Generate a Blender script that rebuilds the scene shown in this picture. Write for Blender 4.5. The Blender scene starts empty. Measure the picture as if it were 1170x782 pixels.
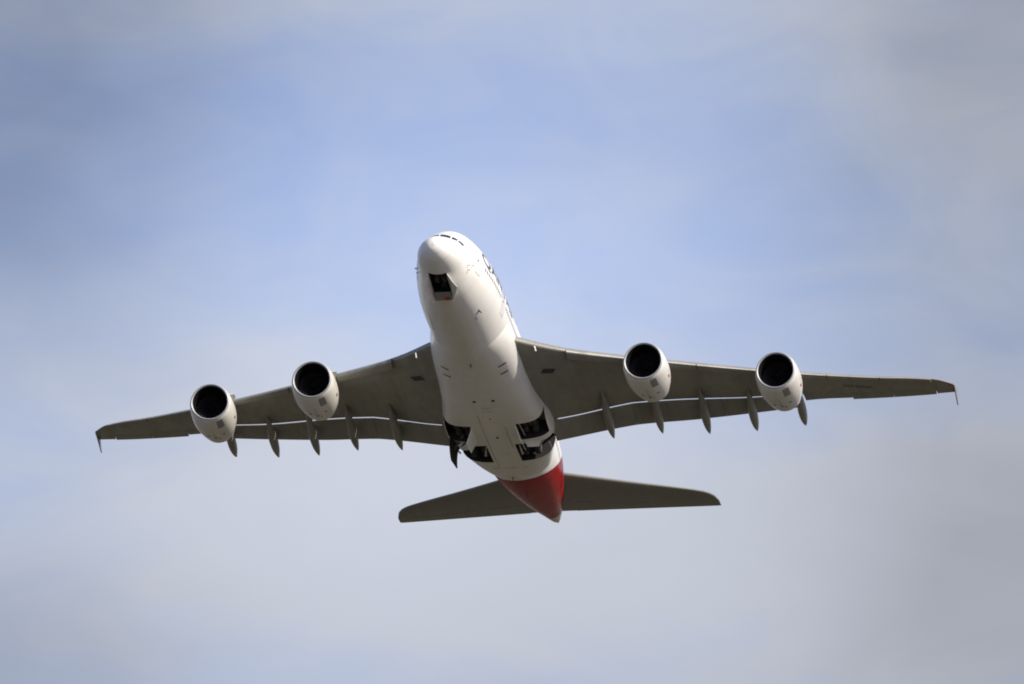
import bpy, bmesh, math, random
import numpy as np
from mathutils import Matrix, Vector
PI = math.pi
sc = bpy.context.scene
C = sc.collection

# ------------------------------------------------------------------ camera
W0, H0 = 1170.0, 782.0
FPX = 13283.38                      # focal length in photo pixels
CAM_ELEV = 10.0
cam = bpy.data.objects.new('camera', bpy.data.cameras.new('camera'))
C.objects.link(cam)
cam.location = (0, 0, 1.7)
cam.rotation_euler = (math.radians(90 + CAM_ELEV), 0, 0)
cam.data.sensor_width = 36.0
cam.data.lens = 36.0 * FPX / W0
cam.data.clip_start = 1.0
cam.data.clip_end = 60000
sc.camera = cam
CAMM = Matrix.Translation(cam.location) @ Matrix.Rotation(math.radians(90 + CAM_ELEV), 4, 'X')

# attitude of the aircraft (body axes: x aft, y starboard, z up) seen from the camera
RB = np.array([[0.15676372562599195, -0.9875976021137477, 0.00872414047539146],
               [-0.4041395771048213, -0.05608508207115442, 0.9129762679208085],
               [-0.9011638788507863, -0.14664733160970753, -0.4079193836854993]])
TB = np.array([-1.0700, -5.7775, -1053.7521])
BODY0 = np.array([37.0, 0.0, -1.0])
MB = Matrix([list(RB[0]) + [TB[0]], list(RB[1]) + [TB[1]], list(RB[2]) + [TB[2]], [0, 0, 0, 1]])
ROOTM = CAMM @ MB @ Matrix.Translation(-Vector(BODY0))

# ------------------------------------------------------------------ sun
SUN_BODY = np.array([-0.50, -0.72, 0.54])          # towards the sun: forward, port, up
sd = RB @ SUN_BODY
sun_dir = (CAMM.to_3x3() @ Vector(sd)).normalized()
sun_el = math.asin(sun_dir.z)
sun_az = math.atan2(sun_dir.x, sun_dir.y)
sun = bpy.data.objects.new('sun', bpy.data.lights.new('sun', 'SUN'))
C.objects.link(sun)
sun.data.energy = 5.0
sun.data.angle = math.radians(0.53)
sun.data.color = (1.0, 0.91, 0.76)
sun.rotation_euler = sun_dir.to_track_quat('Z', 'Y').to_euler()

# ------------------------------------------------------------------ world
wd = bpy.data.worlds.new('World'); sc.world = wd; wd.use_nodes = True
nt = wd.node_tree; nt.nodes.clear()
def N(t, tree=None, **k):
    n = (tree or nt).nodes.new(t)
    for a, b in k.items(): setattr(n, a, b)
    return n
def L(a, b, tree=None): (tree or nt).links.new(a, b)
out = N('ShaderNodeOutputWorld'); bg = N('ShaderNodeBackground'); bg.inputs[1].default_value = 0.10
L(bg.outputs[0], out.inputs[0])
sky = N('ShaderNodeTexSky', sky_type='NISHITA', sun_disc=False, sun_elevation=sun_el, sun_rotation=sun_az,
        altitude=50, air_density=1.0, dust_density=0.6, ozone_density=2.2)
tc = N('ShaderNodeTexCoord')
def vmath(op, a, b=None):
    n = N('ShaderNodeVectorMath', operation=op)
    L(a, n.inputs[0])
    if b is not None: n.inputs[1].default_value = b
    return n
def m(op, a, b=None, c=None, clamp=False):
    n = N('ShaderNodeMath', operation=op, use_clamp=clamp)
    for i, v in enumerate((a, b, c)):
        if v is None: continue
        if isinstance(v, (int, float)): n.inputs[i].default_value = v
        else: L(v, n.inputs[i])
    return n.outputs[0]
direc = tc.outputs['Generated']
# thin high cloud, laid over the sky by direction
def noise(scale, rot, stretch, detail, seed, dist=0.3):
    mp = N('ShaderNodeMapping'); mp.inputs['Rotation'].default_value = rot
    mp.inputs['Scale'].default_value = stretch; mp.inputs['Location'].default_value = seed
    L(direc, mp.inputs[0])
    n = N('ShaderNodeTexNoise'); n.inputs['Scale'].default_value = scale
    n.inputs['Detail'].default_value = detail; n.inputs['Roughness'].default_value = 0.5
    n.inputs['Distortion'].default_value = dist
    L(mp.outputs[0], n.inputs[0]); return n.outputs[0]
def dir_at(px, py):
    v = CAMM.to_3x3() @ Vector(((px - 585) / FPX, -(py - 391) / FPX, -1.0)); v.normalize(); return v
wob = noise(30, (0, .3, 0), (1, 1, 1.6), 3, (3.1, 1.7, .4))
def bank(px, py, sx, sy, amp, rot=0.0):
    """one soft bank of thin cloud or lens darkening at a fixed place in the sky; sizes in radians"""
    d = dir_at(px, py)
    rt = Vector((1, 0, 0)); up = d.cross(rt) * -1.0; up.normalize()
    r2 = rt * math.cos(rot) + up * math.sin(rot); u2 = up * math.cos(rot) - rt * math.sin(rot)
    a = vmath('SUBTRACT', direc, tuple(d))
    u = m('DIVIDE', vmath('DOT_PRODUCT', a.outputs[0], tuple(r2)).outputs['Value'], sx)
    v = m('DIVIDE', vmath('DOT_PRODUCT', a.outputs[0], tuple(u2)).outputs['Value'], sy)
    q = m('ADD', m('MULTIPLY', u, u), m('MULTIPLY', v, v))
    q = m('ADD', q, m('MULTIPLY', m('SUBTRACT', wob, 0.5), 1.1))
    g = m('POWER', 2.718, m('MULTIPLY', m('MAXIMUM', q, 0.0), -1.0))
    return m('MULTIPLY', g, amp)
K = 1.0 / FPX
def total(lst):
    a = lst[0]
    for b in lst[1:]: a = m('ADD', a, b)
    return a
# pale veil: how much grey-white cloud covers the blue
cov = total([bank(330, 640, 560*K, 170*K, .95, .05), bank(900, 700, 520*K, 190*K, .85, 0.0),
             bank(120, 440, 300*K, 120*K, .50, -.25), bank(1130, 330, 190*K, 420*K, .55, 0.0),
             bank(560, -10, 620*K, 60*K, .50, .03), bank(1060, 60, 260*K, 130*K, .25, -.5),
             bank(560, 370, 330*K, 150*K, .30, 0.0)])
n1 = noise(26, (0, .35, 0), (1, 1, 3.2), 5, (0, 0, 0))
n2 = noise(55, (0, .42, 0), (1, 1, 2.0), 7, (5, 2, 1), .9)
nn = m('ADD', m('MULTIPLY', m('SUBTRACT', n1, .5), .95), m('MULTIPLY', m('SUBTRACT', n2, .5), .75))
cov = m('ADD', m('ADD', cov, nn), .08, clamp=True)
# lens darkening at frame corners and edges put into sky brightness; brighter thin cloud
lum = total([bank(300, 610, 330*K, 120*K, .07, .1), bank(20, 60, 300*K, 260*K, -.38, .4), bank(1150, 110, 260*K, 320*K, -.34, 0.0), bank(1150, 700, 240*K, 260*K, -.30, 0.0), bank(600, 790, 500*K, 70*K, -.09, 0.0),
             bank(10, 760, 240*K, 170*K, -.30, 0.0), bank(30, 300, 170*K, 150*K, -.16, 0.0), bank(520, 330, 330*K, 170*K, .17, 0.0)])
lum = m('ADD', m('ADD', lum, 1.0), m('MULTIPLY', m('SUBTRACT', n2, .5), .10))
mix = N('ShaderNodeMix', data_type='RGBA')
L(m('MULTIPLY', cov, .97), mix.inputs['Factor'])
tint = N('ShaderNodeMix', data_type='RGBA', blend_type='MULTIPLY'); tint.inputs['Factor'].default_value = 1.0
L(sky.outputs[0], tint.inputs['A']); tint.inputs['B'].default_value = (1.30, 1.08, 1.17, 1)
L(tint.outputs['Result'], mix.inputs['A'])
mix.inputs['B'].default_value = (4.85, 5.12, 5.85, 1)
sc_ = N('ShaderNodeVectorMath', operation='SCALE'); L(mix.outputs['Result'], sc_.inputs[0]); L(lum, sc_.inputs['Scale'])
L(sc_.outputs[0], bg.inputs[0])

sc.view_settings.view_transform = 'Standard'
sc.view_settings.look = 'None'
sc.view_settings.exposure = 0.22
sc.view_settings.gamma = 1.0
sc.cycles.filter_width = 1.9
sc.cycles.max_bounces = 6

# ------------------------------------------------------------------ materials
def mat(name, col, rough=.4, metal=0.0, coat=0.0, emit=None, build=None, spec=None):
    M = bpy.data.materials.new(name); M.use_nodes = True
    t = M.node_tree; b = t.nodes['Principled BSDF']
    b.inputs['Base Color'].default_value = (*col, 1); b.inputs['Roughness'].default_value = rough
    b.inputs['Metallic'].default_value = metal; b.inputs['Coat Weight'].default_value = coat
    if spec is not None: b.inputs['Specular IOR Level'].default_value = spec
    if emit:
        b.inputs['Emission Color'].default_value = (*emit[0], 1); b.inputs['Emission Strength'].default_value = emit[1]
    if build: build(t, b)
    return M
class T:                                        # small node helper
    def __init__(s, t): s.t = t; s.tc = t.nodes.new('ShaderNodeTexCoord'); s.sep = t.nodes.new('ShaderNodeSeparateXYZ'); s.l(s.tc.outputs['Object'], s.sep.inputs[0])
    def l(s, a, b): s.t.links.new(a, b)
    def m(s, op, *v, clamp=False):
        n = s.t.nodes.new('ShaderNodeMath'); n.operation = op; n.use_clamp = clamp
        for i, x in enumerate(v):
            if isinstance(x, (int, float)): n.inputs[i].default_value = x
            else: s.l(x, n.inputs[i])
        return n.outputs[0]
    def noise(s, scale, stretch=(1, 1, 1), detail=4, rough=.55):
        mp = s.t.nodes.new('ShaderNodeMapping'); mp.inputs['Scale'].default_value = stretch; s.l(s.tc.outputs['Object'], mp.inputs[0])
        n = s.t.nodes.new('ShaderNodeTexNoise'); n.inputs['Scale'].default_value = scale; n.inputs['Detail'].default_value = detail
        n.inputs['Roughness'].default_value = rough; s.l(mp.outputs[0], n.inputs[0]); return n.outputs[0]
    def mix(s, f, a, b, blend='MIX'):
        n = s.t.nodes.new('ShaderNodeMix'); n.data_type = 'RGBA'; n.blend_type = blend
        for k, x in (('Factor', f), ('A', a), ('B', b)):
            if isinstance(x, (int, float)): n.inputs[k].default_value = x
            elif isinstance(x, tuple): n.inputs[k].default_value = (*x, 1)
            else: s.l(x, n.inputs[k])
        return n.outputs['Result']
    def line(s, coord, period, off, width):      # 1 on thin lines every period
        f = s.m('FRACT', s.m('ADD', s.m('DIVIDE', coord, period), off))
        d = s.m('ABSOLUTE', s.m('SUBTRACT', f, .5))
        return s.m('LESS_THAN', d, width / period / 2)
def paint(base, dirt, lines=True, red=False, grime=.5, px=3.1):
    def f(t, b):
        h = T(t); X, Y, Z = h.sep.outputs
        n = h.noise(.5, (.12, 1.2, 1.2), 5); n2 = h.noise(2.2, (.25, 1, 1), 4)
        k = h.m('MULTIPLY', h.m('SUBTRACT', h.m('ADD', n, h.m('MULTIPLY', n2, .5)), .62), grime * 2.2, clamp=True)
        col = h.mix(k, base, dirt)
        if red:
            xr = h.m('SUBTRACT', X, h.m('MULTIPLY', h.m('ADD', Z, 3.8), 1.2))
            isr = h.m('GREATER_THAN', xr, 47.6)
            col = h.mix(isr, col, (.27, .010, .009))
            tip = h.m('GREATER_THAN', X, 67.2)
            t.links.new(h.m('ADD', h.m('MULTIPLY', h.m('SUBTRACT', 1.0, isr), .08), .07), b.inputs['Specular IOR Level'])
            col = h.mix(tip, col, (.62, .62, .60))
        if lines:
            ln = h.m('MAXIMUM', h.line(X, px, .13, .035), 0.0)
            col = h.mix(h.m('MULTIPLY', ln, .38), col, tuple(c * .45 for c in base))
        t.links.new(col, b.inputs['Base Color'])
        b.inputs['Roughness'].default_value = .3
        rr = h.m('ADD', h.m('MULTIPLY', n2, .22), .2); t.links.new(rr, b.inputs['Roughness'])
    return f
WHITE = mat('white_paint', (.78, .78, .76), coat=.3, build=paint((.78, .78, .755), (.60, .58, .53), red=False))
FUS = mat('fuselage_paint', (.78, .78, .76), spec=.15, build=paint((.78, .78, .755), (.62, .60, .55), red=True))
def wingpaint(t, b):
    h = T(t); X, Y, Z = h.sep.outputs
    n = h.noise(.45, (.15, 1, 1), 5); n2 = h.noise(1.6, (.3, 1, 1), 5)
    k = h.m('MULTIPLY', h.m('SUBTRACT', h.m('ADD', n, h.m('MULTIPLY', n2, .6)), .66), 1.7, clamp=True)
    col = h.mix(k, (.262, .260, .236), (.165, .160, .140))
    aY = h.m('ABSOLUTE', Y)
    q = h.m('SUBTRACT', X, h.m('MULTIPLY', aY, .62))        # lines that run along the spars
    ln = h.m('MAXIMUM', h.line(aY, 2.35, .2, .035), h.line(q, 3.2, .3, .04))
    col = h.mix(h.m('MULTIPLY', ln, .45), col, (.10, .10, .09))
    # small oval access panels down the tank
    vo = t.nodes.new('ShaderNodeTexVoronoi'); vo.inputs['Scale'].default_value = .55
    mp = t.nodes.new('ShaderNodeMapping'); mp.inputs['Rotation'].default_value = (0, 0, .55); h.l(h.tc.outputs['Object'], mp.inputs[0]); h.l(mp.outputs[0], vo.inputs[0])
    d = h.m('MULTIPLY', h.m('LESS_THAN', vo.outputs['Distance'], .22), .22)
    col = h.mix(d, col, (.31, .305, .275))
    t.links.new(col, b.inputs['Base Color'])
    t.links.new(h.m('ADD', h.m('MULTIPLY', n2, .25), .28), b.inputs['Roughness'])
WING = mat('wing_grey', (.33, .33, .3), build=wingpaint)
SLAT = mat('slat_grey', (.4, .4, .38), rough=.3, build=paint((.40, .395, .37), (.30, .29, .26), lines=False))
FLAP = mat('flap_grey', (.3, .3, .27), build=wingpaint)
NAC = mat('nacelle_white', (.74, .74, .72), coat=.2, build=paint((.72, .715, .69), (.47, .45, .40), lines=False, grime=.5))
LIP = mat('bare_lip_metal', (.33, .34, .36), rough=.5, metal=.35)
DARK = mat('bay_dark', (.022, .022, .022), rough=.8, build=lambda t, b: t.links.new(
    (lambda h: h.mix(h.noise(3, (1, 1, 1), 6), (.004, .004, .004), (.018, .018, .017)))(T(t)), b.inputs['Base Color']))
DUCT = mat('intake_liner', (.008, .008, .009), rough=.8, spec=.05)
BLADE = mat('fan_titanium', (.03, .03, .033), rough=.45, metal=.6)
GLASS = mat('window_glass', (.012, .015, .02), rough=.08)
RIM = mat('wheel_rim_dark', (.09, .09, .09), rough=.5)
RUB = mat('tyre_rubber', (.028, .028, .028), rough=.8)
STEEL = mat('gear_steel', (.42, .42, .42), rough=.4, metal=.5)
HOT = mat('exhaust_metal', (.16, .14, .12), rough=.4, metal=.9)
LETTER = mat('title_slate', (.045, .075, .10), rough=.4)
MARK = mat('marking_black', (.03, .03, .03), rough=.5)
GREYP = mat('panel_grey', (.25, .25, .24), rough=.5)
LINEM = mat('seal_line', (.30, .30, .29), rough=.6)
REDP = mat('warning_red', (.42, .03, .03), rough=.4)
REDT = mat('tail_red', (.27, .010, .009), build=paint((.27, .010, .009), (.38, .012, .016), lines=True, grime=.3))
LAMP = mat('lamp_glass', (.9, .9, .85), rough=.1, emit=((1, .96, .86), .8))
RLENS = mat('red_lens', (.5, .02, .02), rough=.15)
GLENS = mat('green_lens', (.02, .35, .08), rough=.15)

# ------------------------------------------------------------------ mesh helpers
ROOT = bpy.data.objects.new('airliner', None); C.objects.link(ROOT)
ROOT.matrix_world = ROOTM
ROOT.empty_display_size = 5
ROOT['label'] = 'four-engined double-deck white airliner with red tail climbing in the pale sky'
ROOT['category'] = 'airliner'

def finish(bm, name, mats, parent, smooth=True, ang=35, recalc=True):
    if recalc: bmesh.ops.recalc_face_normals(bm, faces=bm.faces)
    ca = math.radians(ang)
    for f in bm.faces: f.smooth = smooth
    for e in bm.edges:
        if len(e.link_faces) == 2 and e.calc_face_angle(0) > ca: e.smooth = False
    me = bpy.data.meshes.new(name); bm.to_mesh(me); bm.free()
    for x in (mats if isinstance(mats, (list, tuple)) else [mats]): me.materials.append(x)
    o = bpy.data.objects.new(name, me); C.objects.link(o)
    if parent is not None: o.parent = parent
    return o
def loft(bm, loops, closed=True, caps=True, mi=0):
    rows = [[bm.verts.new(tuple(p)) for p in lp] for lp in loops]
    n = len(rows[0])
    for a, b in zip(rows, rows[1:]):
        for j in range(n if closed else n - 1):
            k = (j + 1) % n
            f = bm.faces.new((a[j], a[k], b[k], b[j])); f.material_index = mi
    if caps and closed:
        for r in (rows[0], rows[-1]):
            f = bm.faces.new(r); f.material_index = mi
    return rows
def hermite(xs, ys):
    xs = np.array(xs, float); ys = np.array(ys, float); h = np.diff(xs); d = np.diff(ys) / h
    mm = np.zeros_like(ys); mm[0] = d[0]; mm[-1] = d[-1]
    for i in range(1, len(xs) - 1):
        mm[i] = 0 if d[i-1] * d[i] <= 0 else 2 * d[i-1] * d[i] / (d[i-1] + d[i])
    def f(x):
        x = min(max(x, xs[0]), xs[-1]); i = min(int(np.searchsorted(xs, x, 'right')) - 1, len(xs) - 2); i = max(i, 0)
        t = (x - xs[i]) / h[i]
        return float(ys[i]*(1+2*t)*(1-t)**2 + h[i]*mm[i]*t*(1-t)**2 + ys[i+1]*t*t*(3-2*t) + h[i]*mm[i+1]*t*t*(t-1))
    return f
def lerp(xs, ys): return lambda x: float(np.interp(x, xs, ys))
def box(bm, c, s, M=None):
    r = bmesh.ops.create_cube(bm, size=1.0)
    for v in r['verts']:
        v.co = Vector((v.co.x * s[0], v.co.y * s[1], v.co.z * s[2]))
        if M: v.co = M @ v.co
        v.co += Vector(c)
def tube(bm, a, b, r0, r1=None, n=14):
    r1 = r0 if r1 is None else r1
    a = Vector(a); b = Vector(b); d = (b - a).normalized(); u = d.orthogonal().normalized(); w = d.cross(u)
    loft(bm, [[p + (u * math.cos(2*PI*i/n) + w * math.sin(2*PI*i/n)) * r for i in range(n)] for p, r in ((a, r0), (b, r1))])
def slab(bm, pts, thick, nrm):
    """flat polygon given thickness along nrm"""
    nv = Vector(nrm).normalized() * thick / 2
    loft(bm, [[Vector(p) - nv for p in pts], [Vector(p) + nv for p in pts]])

# ------------------------------------------------------------------ fuselage shape
FX = [0, .12, .45, 1, 2, 2.8, 3.4, 4.1, 5.5, 7.5, 10, 13, 16, 42, 45, 48, 51, 54, 57, 60, 63, 66, 68.5, 70, 70.7]
FW = [.02, .50, .92, 1.32, 1.74, 1.92, 2.02, 2.12, 2.38, 2.78, 3.17, 3.47, 3.57, 3.57, 3.54, 3.46, 3.30, 3.05, 2.70, 2.28, 1.8, 1.25, .78, .45, .16]
FT = [-1.55, -1.10, -.74, -.42, .0, .36, .82, 1.24, 2.02, 2.96, 3.58, 4.02, 4.2, 4.2, 4.2, 4.2, 4.18, 4.12, 4.02, 3.85, 3.6, 3.25, 2.85, 2.5, 2.05]
FB = [-1.59, -2.05, -2.45, -2.80, -3.14, -3.34, -3.46, -3.58, -3.76, -3.94, -4.08, -4.17, -4.2, -4.2, -4.12, -3.83, -3.36, -2.76, -2.07, -1.32, -.52, .36, 1.06, 1.5, 1.8]
fw, ft, fb = hermite(FX, FW), hermite(FX, FT), hermite(FX, FB)
def sec(x):
    w, t, b = fw(x), ft(x), fb(x); zc = b + .5 * (t - b); return w, t, b, zc
def fus(x, th, off=0.0):          # th 0 = bottom, + to starboard
    w, t, b, zc = sec(x); h = (zc - b) if math.cos(th) > 0 else (t - zc)
    ny, nz = math.sin(th) / max(w, .01), -math.cos(th) / max(h, .01); l = math.hypot(ny, nz)
    return Vector((x, w * math.sin(th) + off * ny / l, zc - h * math.cos(th) + off * nz / l))
def th_at(x, z, side):            # angle for a height
    w, t, b, zc = sec(x); h = (zc - b) if z < zc else (t - zc)
    return side * math.acos(max(-1, min(1, (zc - z) / h)))
xs = sorted(set([round(.35 * (i / 10) ** 2, 4) for i in range(1, 11)] + [.35 + .25 * i for i in range(0, 60)] + list(np.arange(15.5, 43, 1.5)) + list(np.arange(43, 70.5, .75)) + [70.7]))
NS = 96
def boolean(o, cutters):
    for c in cutters:
        md = o.modifiers.new('cut', 'BOOLEAN'); md.operation = 'DIFFERENCE'; md.object = c; md.solver = 'EXACT'; md.material_mode = 'TRANSFER'
    bpy.context.view_layer.update()
    dg = bpy.context.evaluated_depsgraph_get()
    me = bpy.data.meshes.new_from_object(o.evaluated_get(dg), preserve_all_data_layers=True, depsgraph=dg)
    o.modifiers.clear(); old = o.data; o.data = me; me.name = o.name
    for c in cutters: bpy.data.objects.remove(c)
def cutter(x0, x1, y0, y1, z0, z1, slantx=0.0, inset=0.0):
    bm = bmesh.new()
    lo = [(x0, y0, z0), (x1, y0, z0), (x1, y1, z0), (x0, y1, z0)]
    hi = [(x0 + slantx, y0, z1), (x1, y0, z1), (x1, y1, z1), (x0 + slantx, y1, z1)]
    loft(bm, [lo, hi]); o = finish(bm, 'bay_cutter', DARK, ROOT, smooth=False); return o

bm = bmesh.new()
loft(bm, [[fus(x, 2 * PI * j / NS) for j in range(NS)] for x in xs])
fuselage = finish(bm, 'fuselage', [FUS], ROOT)
def bays():
    c = []
    for s in (1, -1):
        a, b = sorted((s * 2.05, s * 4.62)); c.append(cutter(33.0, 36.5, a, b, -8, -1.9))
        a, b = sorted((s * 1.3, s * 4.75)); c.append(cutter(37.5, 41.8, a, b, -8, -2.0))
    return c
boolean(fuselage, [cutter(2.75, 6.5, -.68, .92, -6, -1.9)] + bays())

# belly fairing
BX = [16.5, 18.4, 20.3, 22.2, 24.4, 27, 30.5, 32.8, 35, 37, 39, 41, 43, 45, 47.2]
BW = [2.6, 3.22, 3.68, 3.92, 4.05, 4.13, 4.3, 4.62, 4.92, 5.0, 4.8, 4.5, 4.1, 3.7, 3.2]
BB = [-3.95, -4.09, -4.18, -4.29, -4.43, -4.58, -4.68, -4.70, -4.70, -4.68, -4.62, -4.52, -4.38, -4.16, -3.8]
bw, bb = hermite(BX, BW), hermite(BX, BB)
def fair_top(x): return float(np.interp(x, [17, 21, 27], [-.9, -1.15, -1.5]))
def fair_e(x): return float(np.interp(x, [17, 21, 27, 32, 38, 43, 47], [2.15, 2.3, 2.7, 4.6, 4.6, 3.2, 2.4]))
def fair(x, th, off=0.0):
    w, b = bw(x), bb(x); top = fair_top(x)
    h = top - b if math.cos(th) > 0 else .6
    e = 2 / fair_e(x)
    sy, cz = math.sin(th), math.cos(th)
    return Vector((x, (w + off) * math.copysign(abs(sy) ** e, sy), top - (h + off) * math.copysign(abs(cz) ** e, cz)))
bm = bmesh.new()
loft(bm, [[fair(x, 2 * PI * j / NS) for j in range(NS)] for x in np.arange(16.5, 47.3, .4)])
fairing = finish(bm, 'belly_fairing', [WHITE], ROOT)
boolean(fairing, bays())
def belly_z(x, y):
    w, b = bw(x), bb(x); tp, e = fair_top(x), fair_e(x); return tp - (tp - b) * (1 - min(1, abs(y) / w) ** e) ** (1 / e)

# patches hugging the fuselage
def patch(x0, x1, z0, z1, side, m_, name, parent=ROOT, off=.012, nx=6, nz=6, r=0.0):
    bm = bmesh.new(); V = {}
    for i in range(nx + 1):
        for j in range(nz + 1):
            x = x0 + (x1 - x0) * i / nx; z = z0 + (z1 - z0) * j / nz
            if r:   # rounded corners
                cx, cz = (x0 + x1) / 2, (z0 + z1) / 2; a, b = (x1 - x0) / 2, (z1 - z0) / 2
                u, v = (x - cx) / a, (z - cz) / b; k = (1 - v * v / 2 * r) ** .5, (1 - u * u / 2 * r) ** .5
                x, z = cx + a * u * k[0], cz + b * v * k[1]
            V[i, j] = bm.verts.new(fus(x, th_at(x, z, side), off))
    for i in range(nx):
        for j in range(nz): bm.faces.new((V[i, j], V[i+1, j], V[i+1, j+1], V[i, j+1]))
    return finish(bm, name, m_, parent)

# cockpit windows: quads given by (x, y-ish angle); three a side
def quad_patch(cs, m_, name, parent, off=.012, n=6):
    bm = bmesh.new(); V = {}
    for i in range(n + 1):
        for j in range(n + 1):
            u, v = i / n, j / n
            x = (cs[0][0]*(1-u)+cs[1][0]*u)*(1-v) + (cs[3][0]*(1-u)+cs[2][0]*u)*v
            t = (cs[0][1]*(1-u)+cs[1][1]*u)*(1-v) + (cs[3][1]*(1-u)+cs[2][1]*u)*v
            V[i, j] = bm.verts.new(fus(x, t, off))
    for i in range(n):
        for j in range(n): bm.faces.new((V[i, j], V[i+1, j], V[i+1, j+1], V[i, j+1]))
    return finish(bm, name, m_, parent)
for s in (1, -1):
    # corners (x, angle from bottom): lower-inner, lower-outer, upper-outer, upper-inner
    A = lambda d: s * math.radians(d)
    for cs in ([(2.68, A(178.3)), (2.80, A(150)), (3.42, A(152)), (3.36, A(178.3))],
               [(2.88, A(146)), (3.32, A(132)), (3.95, A(135)), (3.50, A(148.5))],
               [(3.42, A(129)), (4.16, A(115.5)), (4.66, A(121)), (4.03, A(132.5))]):
        quad_patch(cs, GLASS, 'cockpit_window', ROOT)

# cabin windows: one shared pane, placed one by one along the port main deck (the row the photo shows)
def pane_mesh(w=.26, h=.36):
    bm = bmesh.new(); n = 14
    vs = [bm.verts.new((w/2 * math.copysign(abs(math.cos(a)) ** .7, math.cos(a)), 0, h/2 * math.copysign(abs(math.sin(a)) ** .7, math.sin(a)))) for a in [2*PI*i/n for i in range(n)]]
    ctr = bm.verts.new((0, -.012, 0))
    for i in range(n): bm.faces.new((vs[i], vs[(i+1) % n], ctr))
    me = bpy.data.meshes.new('cabin_window'); bm.to_mesh(me); bm.free(); me.materials.append(GLASS); return me
PANE = pane_mesh()
MAIN_Z, UP_Z = -.12, 2.35
DOORS_MAIN = [7.4, 16.4, 26.8, 38.6]
DOORS_UP = [12.8, 24.0, 41.5]
def win_x(doors, x0, x1, step):
    return [x for x in np.arange(x0, x1, step) if all(abs(x - d) > .95 for d in doors)]
rows = [('m', -1, x) for x in win_x(DOORS_MAIN, 9.4, 58, .565)] + [('u', -1, x) for x in win_x(DOORS_UP, 9.0, 50, .565)] + \
       [('m', 1, x) for x in win_x(DOORS_MAIN, 9.4, 58, .565)] + [('u', 1, x) for x in win_x(DOORS_UP, 9.0, 50, .565)]
def win_frame(r, s, x):
    z = MAIN_Z if r == 'm' else UP_Z
    t = th_at(x, z, s); p = fus(x, t, .008); q = fus(x, t, .3); nr = (q - p).normalized()
    ex = (fus(x + .1, th_at(x + .1, z, s)) - fus(x - .1, th_at(x - .1, z, s))).normalized()
    up = ex.cross(nr); 
    if up.z < 0: up = -up
    nr = ex.cross(up) if ex.cross(up).dot(nr) > 0 else up.cross(ex)
    return Matrix(((ex.x, -nr.x, up.x, p.x), (ex.y, -nr.y, up.y, p.y), (ex.z, -nr.z, up.z, p.z), (0, 0, 0, 1)))
near = [r for r in rows if r[1] == -1 and r[0] == 'm'] + [r for r in rows if r[1] == -1 and r[0] == 'u']
near = near[:96]; rest = [r for r in rows if r not in near]
for r in near:
    o = bpy.data.objects.new('cabin_window', PANE); C.objects.link(o); o.parent = ROOT; o.matrix_local = win_frame(*r)
bm = bmesh.new()
for r in rest:
    k = len(bm.verts); bm.from_mesh(PANE); bm.verts.ensure_lookup_table(); Mx = win_frame(*r)
    for v in bm.verts[k:]: v.co = Mx @ v.co
o = finish(bm, 'cabin_window', GLASS, ROOT, recalc=False); o['kind'] = 'stuff'
# cabin doors: a thin seal line round a panel and a small pane
def ring_patch(x0, x1, z0, z1, side, w, m_, name, parent):
    bm = bmesh.new(); pts = []
    P = []
    n = 5
    for k in range(4):
        for i in range(n):
            f = i / n
            P.append([(x0+(x1-x0)*f, z0), (x1, z0+(z1-z0)*f), (x1-(x1-x0)*f, z1), (x0, z1-(z1-z0)*f)][k])
    cx, cz = (x0+x1)/2, (z0+z1)/2
    a = [bm.verts.new(fus(x, th_at(x, z, side), .012)) for x, z in P]
    b = []
    for x, z in P:
        xi = cx + (x - cx) * (1 - w / ((x1-x0)/2)); zi = cz + (z - cz) * (1 - w / ((z1-z0)/2))
        b.append(bm.verts.new(fus(xi, th_at(xi, zi, side), .012)))
    for i in range(len(P)):
        j = (i + 1) % len(P); bm.faces.new((a[i], a[j], b[j], b[i]))
    return finish(bm, name, m_, parent)
for s in (-1, 1):
    for dx in DOORS_MAIN:
        d = patch(dx - .53, dx + .53, MAIN_Z - 1.25, MAIN_Z + .75, s, WHITE, 'cabin_door', off=.006)
        ring_patch(dx - .55, dx + .55, MAIN_Z - 1.27, MAIN_Z + .77, s, .05, LINEM, 'door_seal', d)
        patch(dx - .12, dx + .12, MAIN_Z - .1, MAIN_Z + .2, s, GLASS, 'door_window', d, off=.014, r=1)
    for dx in DOORS_UP:
        d = patch(dx - .5, dx + .5, UP_Z - 1.1, UP_Z + .65, s, WHITE, 'cabin_door', off=.006)
        ring_patch(dx - .52, dx + .52, UP_Z - 1.12, UP_Z + .67, s, .05, LINEM, 'door_seal', d)
# cargo door on the starboard lower hull and hatches
ring_patch(12.0, 15.1, -3.1, -1.4, 1, .05, LINEM, 'cargo_door', ROOT)
ring_patch(47.2, 50.0, -2.6, -1.2, 1, .05, LINEM, 'cargo_door', ROOT)

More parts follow.
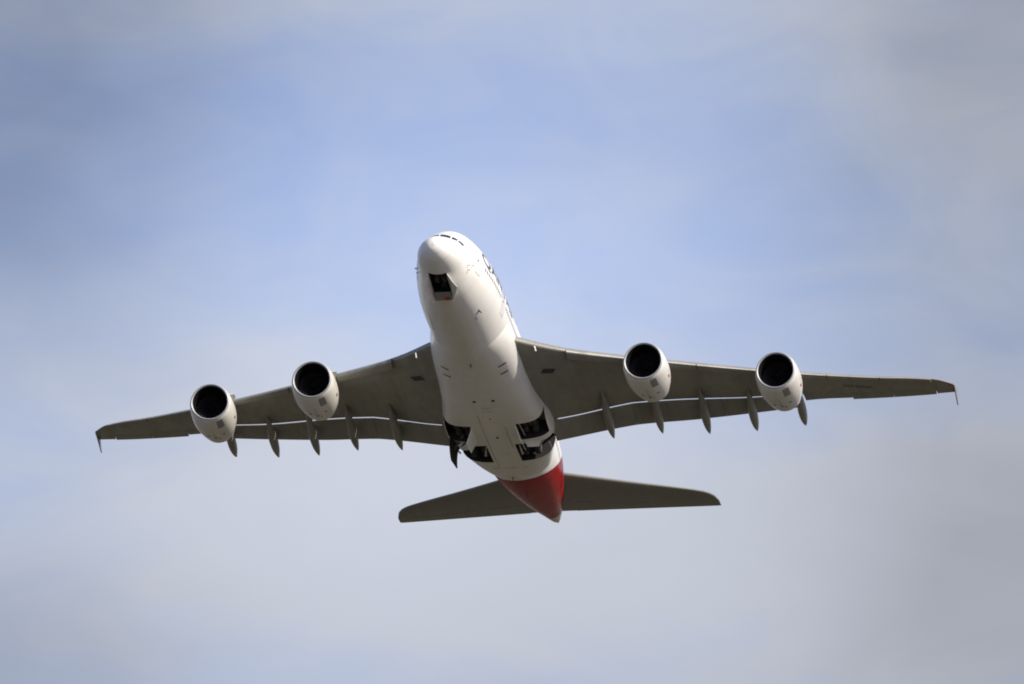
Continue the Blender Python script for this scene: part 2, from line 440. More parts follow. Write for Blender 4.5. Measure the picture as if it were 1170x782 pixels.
# ------------------------------------------------------------------ lettering
def text_bm(s, shear=0.0, bold=0.0, font_scale=1.0):
    cu = bpy.data.curves.new('lettering', 'FONT'); cu.body = s; cu.size = font_scale; cu.shear = shear; cu.offset = bold
    cu.space_character = 1.05
    o = bpy.data.objects.new('lettering', cu); C.objects.link(o); bpy.context.view_layer.update()
    dg = bpy.context.evaluated_depsgraph_get(); me = bpy.data.meshes.new_from_object(o.evaluated_get(dg))
    bpy.data.objects.remove(o)
    bm = bmesh.new(); bm.from_mesh(me)
    bmesh.ops.triangulate(bm, faces=bm.faces[:])
    for _ in range(3):
        lng = [e for e in bm.edges if e.calc_length() > .12 * font_scale]
        if lng: bmesh.ops.subdivide_edges(bm, edges=lng, cuts=1); bmesh.ops.triangulate(bm, faces=bm.faces[:])
    X = [v.co.x for v in bm.verts]; Y = [v.co.y for v in bm.verts]
    x0, x1, y0, y1 = min(X), max(X), min(Y), max(Y)
    for v in bm.verts: v.co = Vector(((v.co.x - x0) / (x1 - x0), (v.co.y - y0) / (y1 - y0), 0))
    return bm
for s in (-1, 1):
    bm = text_bm('QANTAS', bold=.018)
    for v in bm.verts:
        u, h = (v.co.x + .045 * v.co.y) / 1.045, v.co.y
        x = 8.9 + 13.4 * u if s == -1 else 22.3 - 13.4 * u
        z = .28 + 1.62 * h
        v.co = fus(x, th_at(x, z, s), .014)
    finish(bm, 'airline_title', LETTER, ROOT, recalc=False)

# ------------------------------------------------------------------ wings
YT = [2.6, 4.6, 7.5, 12, 17.1, 22, 28, 33, 38.5, 39.9]
LX = hermite(YT, [20.3, 22.0, 24.6, 27.8, 31.4, 34.9, 39.1, 42.8, 47.2, 49.3])
LZ = hermite(YT, [-1.65, -1.62, -1.4, -.92, -.25, .45, 1.38, 2.4, 3.75, 4.12])
TX = lerp([2.6, 4.6, 11.9, 17, 22.4, 28, 30.8, 36, 39.9], [38.6, 39.4, 41.4, 43.4, 45.3, 47.3, 48.3, 50.2, 51.7])
TZ = hermite([2.6, 4.6, 11.9, 17, 22.4, 28, 30.8, 36, 39.9], [-2.9, -2.75, -1.05, -.05, 1.05, 2.38, 2.78, 3.62, 4.4])
MXx = lerp([2.6, 4.6, 11.9, 16, 22.2, 26.6], [35.9, 36.7, 38.4, 40.2, 42.9, 44.7])
MZz = hermite([2.6, 4.6, 11.9, 16, 22.2, 26.6], [-3.0, -2.75, -.78, .1, 1.12, 2.05])
def wing_sec(y):
    """leading edge, end of fixed wing, its end thickness"""
    if y < 26.65: return LX(y), LZ(y), MXx(y), MZz(y), .16
    lx, lz, tx, tz = LX(y), LZ(y), TX(y), TZ(y); k = .76 if y < 38.2 else 1.0
    return lx, lz, lx + (tx - lx) * k, lz + (tz - lz) * k, (.24 if y < 38.2 else .03)
def amp(y): return np.interp(y, [2.6, 12, 39.9], [.036, .030, .020]), np.interp(y, [2.6, 12, 39.9], [.088, .075, .06])
def bump(u): return math.sqrt(u) * (1 - u) * 2.6
def wing_low(y, u, off=0.0):
    lx, lz, mx, mz, e = wing_sec(y); c = mx - lx; a, b = amp(y)
    return Vector((lx + c * u, y, lz + (mz - lz) * u - a * c * bump(u) - off))
def wing_up(y, u):
    lx, lz, mx, mz, e = wing_sec(y); c = mx - lx; a, b = amp(y)
    return Vector((lx + c * u, y, lz + (mz - lz) * u + b * c * bump(u) + e * u))
def at_x(y, x, off=0.0):
    lx, lz, mx, mz, e = wing_sec(y); return wing_low(y, max(0.001, min(1, (x - lx) / (mx - lx))), off)
US = [0, .002, .008, .02, .04, .07, .11, .17, .25, .35, .45, .55, .65, .75, .85, .93, 1]
def sidev(v, s): return Vector((v.x, v.y * s, v.z))
def wing_loop(y, s):
    lo = [wing_low(y, u) for u in US]; up = [wing_up(y, u) for u in US[1:]]
    return [sidev(v, s) for v in lo + up[::-1]]
def elem_loop(P, Q, tk, s, bulge=.5, n=8):
    """a flap / aileron / slat section from nose P to trailing edge Q, tk nose thickness"""
    P, Q = Vector(P), Vector(Q); d = Q - P; c = d.length
    up = Vector((-d.z, 0, d.x)).normalized()
    if up.z < 0: up = -up
    uu = [0, .01, .04, .1, .2, .35, .55, .8, 1]
    prof = lambda u: tk * .5 * (math.sqrt(u) * (1 - u) * 2.6 * .9 + .10 * u * (1 - u)) + .012
    lo = [P + d * u - up * prof(u) * bulge for u in uu]; hi = [P + d * u + up * prof(u) * (2 - bulge) for u in uu[1:]]
    return [sidev(v, s) for v in lo + hi[::-1]]

FL_Y = [(4.75, 11.90), (11.93, 19.655), (19.685, 26.5)]
FTX = lerp([4.7, 11.9, 17, 22.4, 26.6], [40.1, 41.95, 43.9, 45.7, 47.2])
FTZ = hermite([4.7, 11.9, 17, 22.4, 26.6], [-3.42, -1.42, -.38, .78, 1.78])
def flap_pq(y):
    mx, mz = MXx(y), MZz(y)
    return (mx + .22, y, mz + .0), (FTX(y), y, FTZ(y))
F_TIPS = [(9.75, 33.2, 41.8, -2.75), (14.05, 35.0, 43.0, -2.0), (18.05, 37.3, 45.3, -1.28), (22.15, 39.9, 47.2, -.40), (26.4, 42.2, 48.7, .55)]
ENG = [(15.02, (23.9, -3.2), 1.0, 5), (25.85, (32.0, -1.22), 1.0, 4)]

def slat_loop(y, s, drop):
    """curved plate wrapped round the leading edge, moved forward and down"""
    lx, lz, mx, mz, e = wing_sec(y); c = (mx - lx)
    ch = np.interp(y, [8, 15, 26, 38], [1.55, 1.3, 1.1, .72])
    k = ch / c
    out_ = []; us = [k, k * .75, k * .5, k * .3, k * .15, k * .05, k * .01]
    lo = [wing_low(y, u * .62) for u in us]; up = [wing_up(y, u * 1.6) for u in us[::-1]]
    nose = [wing_low(y, 0.0)]
    loop = lo + nose + up
    ctr = Vector((lx + ch * .6, y, lz + .1))
    o2 = []
    for v in loop:
        w = v + Vector((-drop[0], 0, -drop[1])); d = (w - (ctr + Vector((-drop[0], 0, -drop[1]))))
        o2.append(w + Vector((-.03, 0, 0)) + d.normalized() * .035)
    return [sidev(v, s) for v in o2]

for s in (1, -1):
    ys = sorted(set(list(np.arange(2.6, 26.6, .8)) + [4.6, 11.9, 12, 26.6]))
    bm = bmesh.new()
    yy = ys + [26.66] + list(np.arange(27.2, 38.2, .7)) + [38.18, 38.24] + [38.6, 38.9, 39.2, 39.5, 39.7, 39.85]
    loft(bm, [wing_loop(y, s) for y in yy])
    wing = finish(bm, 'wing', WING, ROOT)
    # slats
    for a, b in ((7.95, 13.6), (13.68, 18.6), (18.68, 24.6), (24.68, 29.4), (29.48, 33.8), (33.88, 38.1)):
        bm = bmesh.new()
        loft(bm, [slat_loop(y, s, (.27, .20)) for y in np.linspace(a, b, 6)])
        finish(bm, 'slat', WING, wing)
    # flaps
    for a, b in FL_Y:
        bm = bmesh.new()
        loft(bm, [elem_loop(*flap_pq(y), .42, s, bulge=1.0) for y in np.linspace(a, b, 10)])
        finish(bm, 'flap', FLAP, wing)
    # bright seal at the flap joints
    # ailerons
    for a, b in ((26.69, 30.80), (30.83, 34.43), (34.46, 38.15)):
        bm = bmesh.new(); lps = []
        for y in np.linspace(a, b, 5):
            lx, lz, mx, mz, e = wing_sec(y); drp = .0 if a > 30 else -.0
            tx = TX(y) - (.22 if a < 30 else 0); tz = TZ(y) - (0 if a < 30 else .06)
            P = Vector((mx + .04, y, mz)); Q = Vector((tx, y, tz))
            lps.append([sidev(v, s) for v in (P, Q, Q + Vector((0, 0, .03)), P + Vector((0, 0, e)))])
        loft(bm, lps); finish(bm, 'aileron', FLAP, wing, ang=25)
    # flap track fairings
    for (y, xa, xb, zb) in F_TIPS:
        bm = bmesh.new(); lps = []; za = at_x(y, xa).z + .12
        n = 22
        for i in range(n + 1):
            t = i / n; x = xa + (xb - xa) * t
            r = (math.sin(PI * t ** 1.25) ** .8 if 0 < t < 1 else 0)
            r = max(r, .015)
            zc_ = za + (zb - za) * (t ** 1.35)
            hw, hh = .40 * r, .62 * r
            dz = -.22 * r
            lps.append([Vector((x, s * (y + hw * math.cos(q)), zc_ + dz + hh * (math.sin(q) if math.sin(q) < 0 else .9 * math.sin(q)))) for q in [2*PI*j/18 for j in range(18)]])
        loft(bm, lps); finish(bm, 'flap_track_fairing', FLAP, wing)
    # wingtip fence
    bm = bmesh.new()
    prof = [(49.6, 4.18), (50.9, 4.55), (51.9, 4.92), (52.3, 4.95), (52.2, 4.7), (52.0, 4.45), (52.35, 3.95), (52.7, 3.5), (52.35, 3.48), (51.5, 3.75), (50.5, 4.0)]
    slab(bm, [(x, s * 39.88, z) for x, z in prof], .09, (0, 1, 0)); finish(bm, 'wingtip_fence', WING, wing, ang=60)
    bm = bmesh.new(); box(bm, (49.15, s * 39.55, 4.02), (.5, .25, .10)); bmesh.ops.bevel(bm, geom=bm.edges[:], offset=.04, segments=2, affect='EDGES')
    finish(bm, 'navigation_light', RLENS if s < 0 else GLENS, wing)
    # landing light in the root leading edge
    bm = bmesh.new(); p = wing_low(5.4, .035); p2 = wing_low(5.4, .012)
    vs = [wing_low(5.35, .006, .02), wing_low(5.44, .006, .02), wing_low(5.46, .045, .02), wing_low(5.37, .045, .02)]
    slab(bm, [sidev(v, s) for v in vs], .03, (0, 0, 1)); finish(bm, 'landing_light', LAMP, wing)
    # dark inlet rectangle and a few access plates under the wing
    def under(cx, cy, lx_, ly_, rot, m_, nm):
        bm = bmesh.new(); V = {}
        for i in range(5):
            for j in range(5):
                a, b = (i/4 - .5) * lx_, (j/4 - .5) * ly_
                x = cx + a * math.cos(rot) - b * math.sin(rot); y = cy + a * math.sin(rot) + b * math.cos(rot)
                V[i, j] = bm.verts.new(sidev(at_x(y, x, .02), s))
        for i in range(4):
            for j in range(4): bm.faces.new((V[i, j], V[i+1, j], V[i+1, j+1], V[i, j+1]))
        return finish(bm, nm, m_, wing)
    under(27.1, 5.95, .75, 1.15, -.45, MARK, 'air_outlet')
    under(29.5, 8.6, .12, .9, .3, LINEM, 'access_panel')
    # seal strips where the flap panels meet
    for yj in (11.92, 19.67):
        bm = bmesh.new(); box(bm, (FTX(yj) - .10, s * yj, FTZ(yj) + .01), (.26, .12, .06)); bmesh.ops.bevel(bm, geom=bm.edges[:], offset=.015, segments=1, affect='EDGES')
        finish(bm, 'flap_seal', WHITE, wing)
    bm = bmesh.new(); box(bm, (MXx(4.85) + .12, s * 4.85, MZz(4.85) + .02), (.55, .85, .14)); bmesh.ops.bevel(bm, geom=bm.edges[:], offset=.03, segments=1, affect='EDGES')
    finish(bm, 'flap_seal', FLAP, wing)
    if s < 0:
        bm = text_bm('VH-OQA', bold=.01)
        for v in bm.verts:
            u, h = v.co.x, v.co.y
            y = 30.4 + 2.6 * u; x = at_x(y, 0).x + 3.35 - .95 * h
            v.co = sidev(at_x(y, x, .02), s)
        finish(bm, 'registration', MARK, wing, recalc=False)

# ------------------------------------------------------------------ engines
def rev(bm, prof, org, n=64, scarf=0.0, mi=0, closed_prof=False):
    """body of revolution about x; scarf moves the top of the lip forward"""
    rows = []
    for (q, r) in prof:
        lp = []
        for i in range(n):
            a = 2 * PI * i / n
            dx = -scarf * math.cos(a) * max(0, 1 - q / 2.0) if scarf else 0
            lp.append(Vector((org[0] + q + dx, org[1] + r * math.sin(a), org[2] + r * math.cos(a))))
        rows.append(lp)
    return loft(bm, rows, caps=False, mi=mi)
OUTER = [(.10, 1.775), (.22, 1.83), (.5, 1.90), (1.0, 1.96), (1.7, 2.0), (2.5, 2.01), (3.3, 1.96), (4.1, 1.84), (4.8, 1.69), (5.3, 1.56), (5.75, 1.44), (5.76, 1.40), (5.3, 1.46), (4.4, 1.40)]
LIPP = [(.10, 1.575), (.04, 1.61), (.0, 1.68), (.03, 1.735), (.10, 1.775)]
INNER = [(.10, 1.575), (.22, 1.535), (.45, 1.49), (.8, 1.46), (1.5, 1.475), (1.9, 1.48)]
for s in (1, -1):
    for (ey, (ex, ez), k, nf) in ENG:
        O = Vector((ex, s * ey, ez))
        toe = Matrix.Translation(O) @ Matrix.Rotation(s * math.radians(1.3), 4, 'Z') @ Matrix.Rotation(math.radians(1.5), 4, 'Y') @ Matrix.Translation(-O)
        def done(bm, name, mt, parent):
            for v in bm.verts: v.co = toe @ v.co
            return finish(bm, name, mt, parent)
        bm = bmesh.new(); rev(bm, OUTER, O, scarf=.12)
        nac = done(bm, 'engine_nacelle', NAC, ROOT)
        bm = bmesh.new(); rev(bm, LIPP, O, scarf=.12); done(bm, 'intake_lip', LIP, nac)
        bm = bmesh.new(); rev(bm, INNER, O, scarf=.12); done(bm, 'intake_duct', DUCT, nac)
        # fan: disc of twisted blades in front of a dark stator wall
        bm = bmesh.new()
        for i in range(24):
            a0 = 2 * PI * i / 24; pts = []
            for j in range(6):
                r = .42 + (1.45 - .42) * j / 5; sw = .18 * (j / 5) ** 2; tw = math.radians(25 + 38 * j / 5); ch = .36
                a = a0 + sw
                c0 = Vector((O.x + 1.62, O.y, O.z)); rad = Vector((0, math.sin(a), math.cos(a))); tan = Vector((0, math.cos(a), -math.sin(a)))
                dv = Vector((1, 0, 0)) * math.cos(tw) + tan * math.sin(tw)
                nv = (Vector((1, 0, 0)) * -math.sin(tw) + tan * math.cos(tw)) * .012
                p = c0 + rad * r
                pts.append([p - dv * ch / 2 - nv, p + dv * ch / 2 - nv, p + dv * ch / 2 + nv, p - dv * ch / 2 + nv])
            loft(bm, pts)
        done(bm, 'fan', BLADE, nac)
        bm = bmesh.new(); rev(bm, [(1.0, .01), (1.06, .10), (1.25, .25), (1.45, .38), (1.7, .44), (1.9, .44)], O, n=32); done(bm, 'spinner', DUCT, nac)
        bm = bmesh.new(); rev(bm, [(1.9, .4), (1.9, 1.49)], O, n=32); rev(bm, [(4.4, .9), (4.4, 1.41)], O, n=32); done(bm, 'stator_wall', DARK, nac)
        bm = bmesh.new(); rev(bm, [(4.4, 1.02), (5.4, .96), (6.4, .70), (6.7, .62), (6.68, .56), (6.3, .50)], O, n=48); done(bm, 'exhaust_nozzle', HOT, nac)
        bm = bmesh.new(); rev(bm, [(6.2, .5), (6.7, .40), (7.2, .24), (7.7, .02)], O, n=32); done(bm, 'exhaust_cone', HOT, nac)
        # rectangular grey panel low on the port side, and small hatches
        def npatch(q0, q1, a0, a1, mt, nm):
            f = hermite([p[0] for p in OUTER[:11]], [p[1] for p in OUTER[:11]])
            bm = bmesh.new(); V = {}
            for i in range(7):
                for j in range(7):
                    q = q0 + (q1 - q0) * i / 6; a = a0 + (a1 - a0) * j / 6; r = f(q) + .012
                    dx = -.12 * math.cos(a) * max(0, 1 - q / 2.0)
                    V[i, j] = bm.verts.new((O.x + q + dx, O.y + r * math.sin(a), O.z + r * math.cos(a)))
            for i in range(6):
                for j in range(6): bm.faces.new((V[i, j], V[i+1, j], V[i+1, j+1], V[i, j+1]))
            done(bm, nm, mt, nac)
        D = math.radians
        npatch(.42, 1.72, D(197), D(215), GREYP, 'access_panel')
        npatch(3.55, 3.85, D(178), D(186), GREYP, 'drain_hatch')
        npatch(3.0, 3.3, D(203), D(210), GREYP, 'drain_hatch')
        npatch(3.2, 3.45, D(160), D(167), GREYP, 'drain_hatch')
        npatch(3.9, 4.3, D(190), D(193), REDP, 'warning_mark')
        npatch(2.2, 2.6, D(252), D(259), REDP, 'warning_mark')
        npatch(2.02, 2.045, D(95), D(265), LINEM, 'cowl_joint')
        npatch(4.2, 4.23, D(95), D(265), LINEM, 'cowl_joint')
        npatch(2.05, 4.2, D(179.6), D(180.4), LINEM, 'cowl_joint')
        # strakes on the cowl
        bm = bmesh.new()
        a = D(-52 * s); c0 = lambda q, r: Vector((O.x + q, O.y + r * math.sin(a), O.z + r * math.cos(a)))
        slab(bm, [c0(1.1, 1.9), c0(1.7, 2.42), c0(2.5, 2.5), c0(2.7, 1.95)], .04, (0, math.cos(a), -math.sin(a)))
        done(bm, 'cowl_strake', NAC, nac)
        # pylon
        bm = bmesh.new(); lps = []
        for (q, zb, zt, w) in ((.9, 1.86, 1.98, .05), (1.6, 1.7, 2.22, .2), (2.6, 1.6, 2.5, .28), (4.0, 1.4, None, .3), (5.5, 1.1, None, .3), (7.0, .95, None, .27), (9.2, None, None, .16), (11.0, None, None, .03)):
            x = ex + q
            if x < LX(ey) + .6:
                top = ez + (zt if zt else 2.6)
            else: top = at_x(ey, x).z + .35
            if zt is None and x < LX(ey) + .6: top = max(ez + 2.5, LZ(ey) + .1)
            bot = ez + zb if zb else at_x(ey, x).z - (.5 if q < 10 else .1)
            bot = min(bot, top - .1)
            lps.append([Vector((x, s * ey + dy, z)) for dy, z in ((-w, bot + .08), (0, bot), (w, bot + .08), (w, top), (-w, top))])
        loft(bm, lps); finish(bm, 'engine_pylon', NAC, ROOT, ang=50)

# ------------------------------------------------------------------ tailplane and fin
def tail_sec(P, Q, tc_, up, n=None):
    P, Q, up = Vector(P), Vector(Q), Vector(up); d = Q - P; c = d.length
    uu = [0, .005, .02, .06, .13, .25, .4, .6, .8, 1]
    h = lambda u: tc_ * c * .5 * (math.sqrt(u) * (1 - u) * 2.6) + .012
    return [P + d * u - up * h(u) for u in uu] + [P + d * u + up * h(u) for u in uu[1:]][::-1]
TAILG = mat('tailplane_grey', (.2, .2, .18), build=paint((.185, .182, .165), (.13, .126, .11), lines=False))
HLX = hermite([.8, 2, 8, 13.0, 14.2, 14.9, 15.18], [58.5, 59.4, 64.0, 67.7, 68.75, 69.9, 71.2])
HTX = lerp([.8, 15.18], [68.2, 72.7])
HZ = lerp([.8, 15.18], [1.85, 3.5])
for s in (1, -1):
    bm = bmesh.new(); bm2 = bmesh.new(); A1 = []; A2 = []
    for y in [.8, 2, 3.5, 5, 7, 9, 11, 12.5, 13.4, 14.0, 14.5, 14.9, 15.1, 15.18]:
        P = Vector((HLX(y), s * y, HZ(y) - .12)); Q = Vector((HTX(y), s * y, HZ(y)))
        A1.append(tail_sec(P, Q, .10, (0, 0, 1)))
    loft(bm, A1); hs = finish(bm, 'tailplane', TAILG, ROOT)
    lps = []
    for y in [2.2, 5, 8, 11, 13.6, 14.9]:      # elevator skin set just proud of the tailplane
        P = Vector((HLX(y), s * y, HZ(y) - .12)); Q = Vector((HTX(y), s * y, HZ(y))); c = (Q - P).length
        uu = [.70, .8, .9, 1.004]; h = lambda u: .10 * c * .5 * (math.sqrt(min(u, 1)) * max(0, 1 - u) * 2.6) + .02
        lps.append([P + (Q - P) * u - Vector((0, 0, h(u))) for u in uu] + [P + (Q - P) * u + Vector((0, 0, h(u))) for u in uu[::-1]])
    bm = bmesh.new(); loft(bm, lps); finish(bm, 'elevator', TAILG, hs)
bm = bmesh.new(); lps = []
for z, xa, xb in ((3.0, 55.5, 67.8), (4.3, 57.0, 68.0), (7, 60.4, 69.0), (11, 64.2, 70.3), (15, 68.0, 71.6), (17.3, 70.0, 72.3), (17.8, 71.3, 72.5)):
    lps.append(tail_sec((xa, 0, z), (xb, 0, z), .10, (0, 1, 0)))
loft(bm, lps); fin = finish(bm, 'tail_fin', REDT, ROOT)
lps = []
for z, xa, xb in ((4.6, 57.3, 68.1), (11, 64.2, 70.3), (17, 69.7, 72.2)):
    P, Q = Vector((xa, 0, z)), Vector((xb, 0, z)); c = xb - xa; uu = [.68, .8, .9, 1.004]
    h = lambda u: .10 * c * .5 * (math.sqrt(min(u, 1)) * max(0, 1 - u) * 2.6) + .02
    lps.append([P + (Q - P) * u - Vector((0, h(u), 0)) for u in uu] + [P + (Q - P) * u + Vector((0, h(u), 0)) for u in uu[::-1]])
bm = bmesh.new(); loft(bm, lps); finish(bm, 'rudder', REDT, fin)
bm = bmesh.new(); tube(bm, (70.3, 0, 1.97), (70.95, 0, 2.0), .2, .14, 20); finish(bm, 'exhaust_outlet', HOT, ROOT)

# ------------------------------------------------------------------ landing gear
def wheel(c, r, w, parent):
    """tyre with rim; axle along y"""
    prof = [(-w/2, r*.62), (-w/2, r*.86), (-w*.38, r*.96), (-w*.15, r), (w*.15, r), (w*.38, r*.96), (w/2, r*.86), (w/2, r*.62)]
    bm = bmesh.new(); n = 28
    loft(bm, [[Vector((c[0] + q*math.cos(2*PI*i/n), c[1] + yy, c[2] + q*math.sin(2*PI*i/n))) for i in range(n)] for yy, q in prof])
    t = finish(bm, 'wheel', RUB, parent)
    return t
def rims(c, r, w, parent):
    bm = bmesh.new(); tube(bm, (c[0], c[1] - w*.51, c[2]), (c[0], c[1] + w*.51, c[2]), r*.5, n=20); finish(bm, 'wheel_rim', RIM, parent)
# nose gear folded forward into its bay
bm = bmesh.new(); tube(bm, (6.35, 0, -2.6), (4.3, 0, -2.75), .16); tube(bm, (4.3, -.5, -2.75), (4.3, .5, -2.75), .1)
box(bm, (6.1, 0, -2.9), (.5, .5, .3)); bmesh.ops.recalc_face_normals(bm, faces=bm.faces)
ng = finish(bm, 'nose_gear', RIM, ROOT, smooth=True)
for yy in (-.36, .36): wheel((4.3, yy, -2.75), .62, .42, ng); rims((4.3, yy, -2.75), .62, .42, ng)
# small leg door across the back of the nose bay, with red warning plate
bm = bmesh.new()
slab(bm, [(5.5, -.64, -3.80), (5.5, .86, -3.80), (6.55, .88, -4.10), (6.55, -.66, -4.10)], .05, (.3, 0, 1)); nd = finish(bm, 'leg_door', GREYP, ROOT, smooth=False)
bm = bmesh.new(); slab(bm, [(6.1, -.45, -4.02), (6.1, -.02, -4.02), (6.5, -.02, -4.14), (6.5, -.45, -4.14)], .04, (.3, 0, 1)); finish(bm, 'warning_plate', REDP, nd, smooth=False)
def curved_door(h0, h1, f0, f1, bulge, name, mt, thick=.05):
    """door skin between hinge line h0-h1 and free edge f0-f1"""
    bm = bmesh.new(); n = 6; h0, h1, f0, f1 = map(Vector, (h0, h1, f0, f1)); nr = (h1 - h0).cross(f0 - h0).normalized()
    G = {}
    for k, sg in enumerate((-1, 1)):
        for i in range(n + 1):
            for j in range(n + 1):
                u, v = i / n, j / n
                p = (h0*(1-u)+h1*u)*(1-v) + (f0*(1-u)+f1*u)*v
                p = p + nr * (bulge * 4 * v * (1 - v) + sg * thick / 2); G[k, i, j] = bm.verts.new(p)
    for k in (0, 1):
        for i in range(n):
            for j in range(n): bm.faces.new((G[k,i,j], G[k,i+1,j], G[k,i+1,j+1], G[k,i,j+1]))
    edge = [(i, 0) for i in range(n)] + [(n, j) for j in range(n)] + [(n - i, n) for i in range(n)] + [(0, n - j) for j in range(n)]
    for a, b in zip(edge, edge[1:] + edge[:1]): bm.faces.new((G[0,*a], G[0,*b], G[1,*b], G[1,*a]))
    return finish(bm, name, mt, ROOT)
zb = lambda x, y: fus(x, th_at(x, -9, 1)).z
curved_door((2.8, -.70, -3.18), (6.5, -.70, -3.78), (3.9, -1.5, -4.1), (6.45, -.80, -4.35), .06, 'gear_door', WHITE)
curved_door((2.8, .94, -3.18), (6.5, .94, -3.76), (3.4, 1.35, -4.1), (6.45, 1.08, -4.35), -.06, 'gear_door', WHITE)
for s in (1, -1):
    # wing gear: four wheels folded inboard, seen in the open bay
    bm = bmesh.new(); tube(bm, (34.9, s*4.4, -2.6), (34.9, s*2.9, -3.5), .22); tube(bm, (34.1, s*3.05, -3.6), (35.7, s*3.05, -3.6), .16)
    wg = finish(bm, 'wing_gear', RIM, ROOT)
    for x in (34.05, 35.65):
        for y in (2.65, 3.5): 
            wheel((x, s*y, -3.62), .66, .5, wg); rims((x, s*y, -3.62), .66, .5, wg)
    bm = bmesh.new(); tube(bm, (37.9, s*2.7, -2.4), (40.5, s*2.7, -3.1), .24); tube(bm, (38.3, s*2.2, -3.1), (40.9, s*2.2, -3.1), .16)
    bg_ = finish(bm, 'body_gear', RIM, ROOT)
    for x in (38.4, 39.6, 40.8):
        for y in (1.85, 2.95): wheel((x, s*y, -3.62), .62, .5, bg_); rims((x, s*y, -3.62), .62, .5, bg_)
    # doors
    z0, z1 = belly_z(33.3, 2.0), belly_z(36.4, 2.0)
    curved_door((33.35, s*1.98, z0), (36.4, s*1.98, z1), (33.6, s*2.5, z0-1.45), (36.3, s*2.5, z1-1.15), .0, 'gear_door', WHITE)
for s in (1, -1):
    curved_door((36.75, s*2.3, -4.66), (36.9, s*3.9, -4.60), (37.35, s*2.5, -5.05), (37.5, s*3.5, -5.0), .05, 'gear_door', WHITE)
    for a, b, q in (((37.3, s*4.3, -4.0), (38.7, s*3.3, -4.4), .10), ((38.6, s*1.5, -4.2), (39.6, s*1.7, -4.75), .09),
                    ((33.5, s*2.2, -4.2), (36.3, s*2.4, -4.35), .07), ((40.6, s*4.2, -3.9), (38.2, s*4.35, -4.3), .08)):
        bm = bmesh.new(); tube(bm, a, b, q); finish(bm, 'gear_linkage', STEEL, ROOT)
# outboard leg door hanging under the starboard wing root, its shade put into a near-black colour
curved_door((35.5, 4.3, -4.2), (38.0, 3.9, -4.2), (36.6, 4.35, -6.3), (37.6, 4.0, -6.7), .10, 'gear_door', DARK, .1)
bm = bmesh.new(); tube(bm, (36.4, 3.2, -3.9), (37.1, 4.2, -5.0), .13); tube(bm, (36.6, 3.0, -4.6), (37.6, 4.0, -4.9), .09)
finish(bm, 'gear_brace', RIM, ROOT)

# ------------------------------------------------------------------ belly details
def belly_plate(x0, x1, y0, y1, m_, name, off=.015, skew=0.0):
    bm = bmesh.new(); V = {}
    for i in range(5):
        for j in range(5):
            x = x0 + (x1 - x0) * i / 4; y = y0 + (y1 - y0) * j / 4 + skew * (x - x0); V[i, j] = bm.verts.new((x, y, belly_z(x, y) - off))
    for i in range(4):
        for j in range(4): bm.faces.new((V[i,j], V[i+1,j], V[i+1,j+1], V[i,j+1]))
    return finish(bm, name, m_, ROOT)
for s in (1, -1):
    for x in (21.9, 23.2):
        belly_plate(x, x + .20, *sorted((s * 2.25, s * 2.95)), MARK, 'ram_air_inlet')
    belly_plate(22.1, 23.2, *sorted((s * 2.25, s * 2.95)), WHITE, 'inlet_ramp', off=.012)
    belly_plate(27.6, 27.95, *sorted((s*.72, s * 1.0)), MARK, 'drain_port')
belly_plate(23.6, 25.9, -.22, .1, WHITE, 'service_hatch')
belly_plate(29.2, 29.26, -.5, .5, LINEM, 'panel_joint'); belly_plate(29.9, 29.96, -.5, .5, LINEM, 'panel_joint')
belly_plate(30.5, 33.3, 1.02, 1.07, LINEM, 'panel_joint'); belly_plate(33.3, 43.6, 1.0, 1.05, LINEM, 'panel_joint'); belly_plate(33.3, 38.2, -1.05, -1.0, LINEM, 'panel_joint')
belly_plate(43.5, 43.57, -3.0, 3.0, MARK, 'panel_joint')
belly_plate(39.8, 42.2, -.5, .75, WHITE, 'service_hatch')
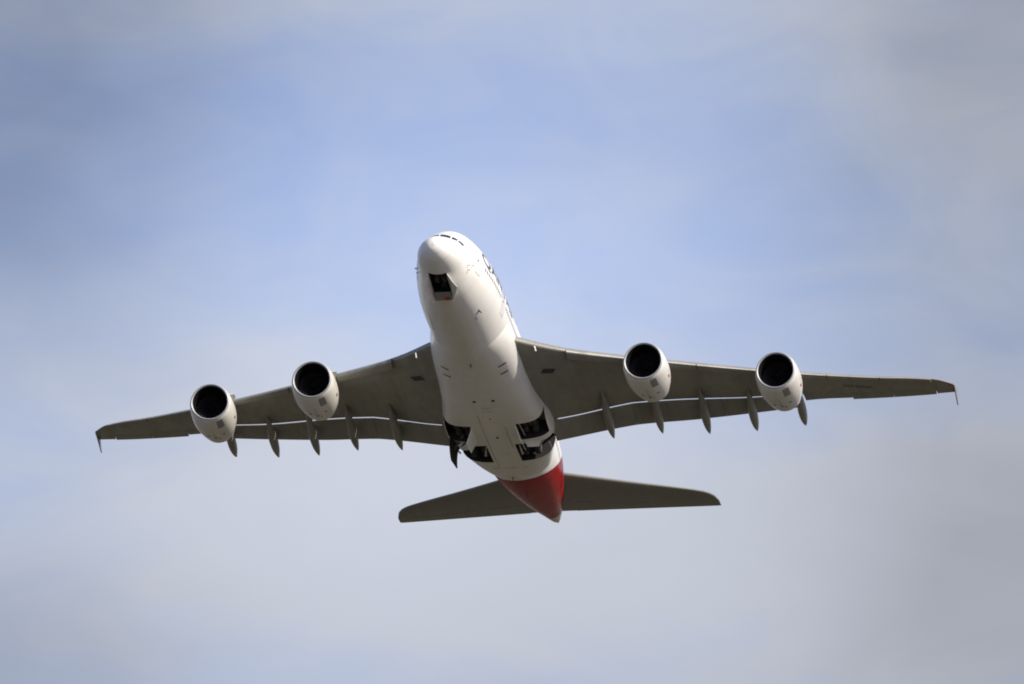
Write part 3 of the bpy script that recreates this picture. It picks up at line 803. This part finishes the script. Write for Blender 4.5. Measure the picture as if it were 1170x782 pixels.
belly_plate(35.6, 35.95, -.1, .15, MARK, 'drain_port')
def sblade(x, d, h, L_=.4):
    t = math.radians(d); p = fus(x, t, -.05); q = fus(x, t, h); e = Vector((L_, 0, 0))
    bm = bmesh.new(); slab(bm, [p, q + e * .5, q + e, p + e], .06, (q - p).cross(e)); finish(bm, 'blade_antenna', MARK, ROOT, smooth=False)
def blade(x, y, h, L_=.4):
    z = fb(x) if x < 17 or x > 46 else belly_z(x, y)
    bm = bmesh.new(); slab(bm, [(x, y, z + .12), (x + .18, y, z - h), (x + L_, y, z - h), (x + L_ + .05, y, z + .12)], .05, (0, 1, 0)); finish(bm, 'blade_antenna', MARK, ROOT, smooth=False)
sblade(11.1, -42, .30); sblade(11.9, -33, .15, .2); blade(20.3, 0, .3); blade(46.2, .3, .35); blade(52.5, 0, .3)
for s in (1, -1):
    for x, z in ((4.9, -1.6), (5.2, -1.9), (5.9, -1.2)):
        p = fus(x, th_at(x, z, s)); q = fus(x, th_at(x, z, s), .2)
        bm = bmesh.new(); tube(bm, p, q, .035, .03, 8); tube(bm, q, q + Vector((-.22, 0, 0)), .03, .02, 8); finish(bm, 'pitot_probe', STEEL, ROOT)
bm = bmesh.new(); bmesh.ops.create_uvsphere(bm, u_segments=16, v_segments=8, radius=.08)
for v in bm.verts: v.co = Vector((v.co.x + 31.5, v.co.y, v.co.z - 4.71))
finish(bm, 'beacon_light', RLENS, ROOT)

# ------------------------------------------------------------------ ground
def ground_nodes(t, b):
    h = T(t); a = h.noise(.004, (1, 1, 1), 8); c = h.noise(.15, (1, 1, 1), 6)
    col = h.mix(a, (.052, .048, .031), (.076, .068, .046)); col = h.mix(h.m('MULTIPLY', c, .5), col, (.045, .040, .024))
    t.links.new(col, b.inputs['Base Color'])
GR = mat('dry_grass_ground', (.12, .11, .07), rough=.95, build=ground_nodes)
bm = bmesh.new(); bmesh.ops.create_grid(bm, x_segments=40, y_segments=40, size=25000)
g = finish(bm, 'ground', GR, None, smooth=False); g['kind'] = 'structure'
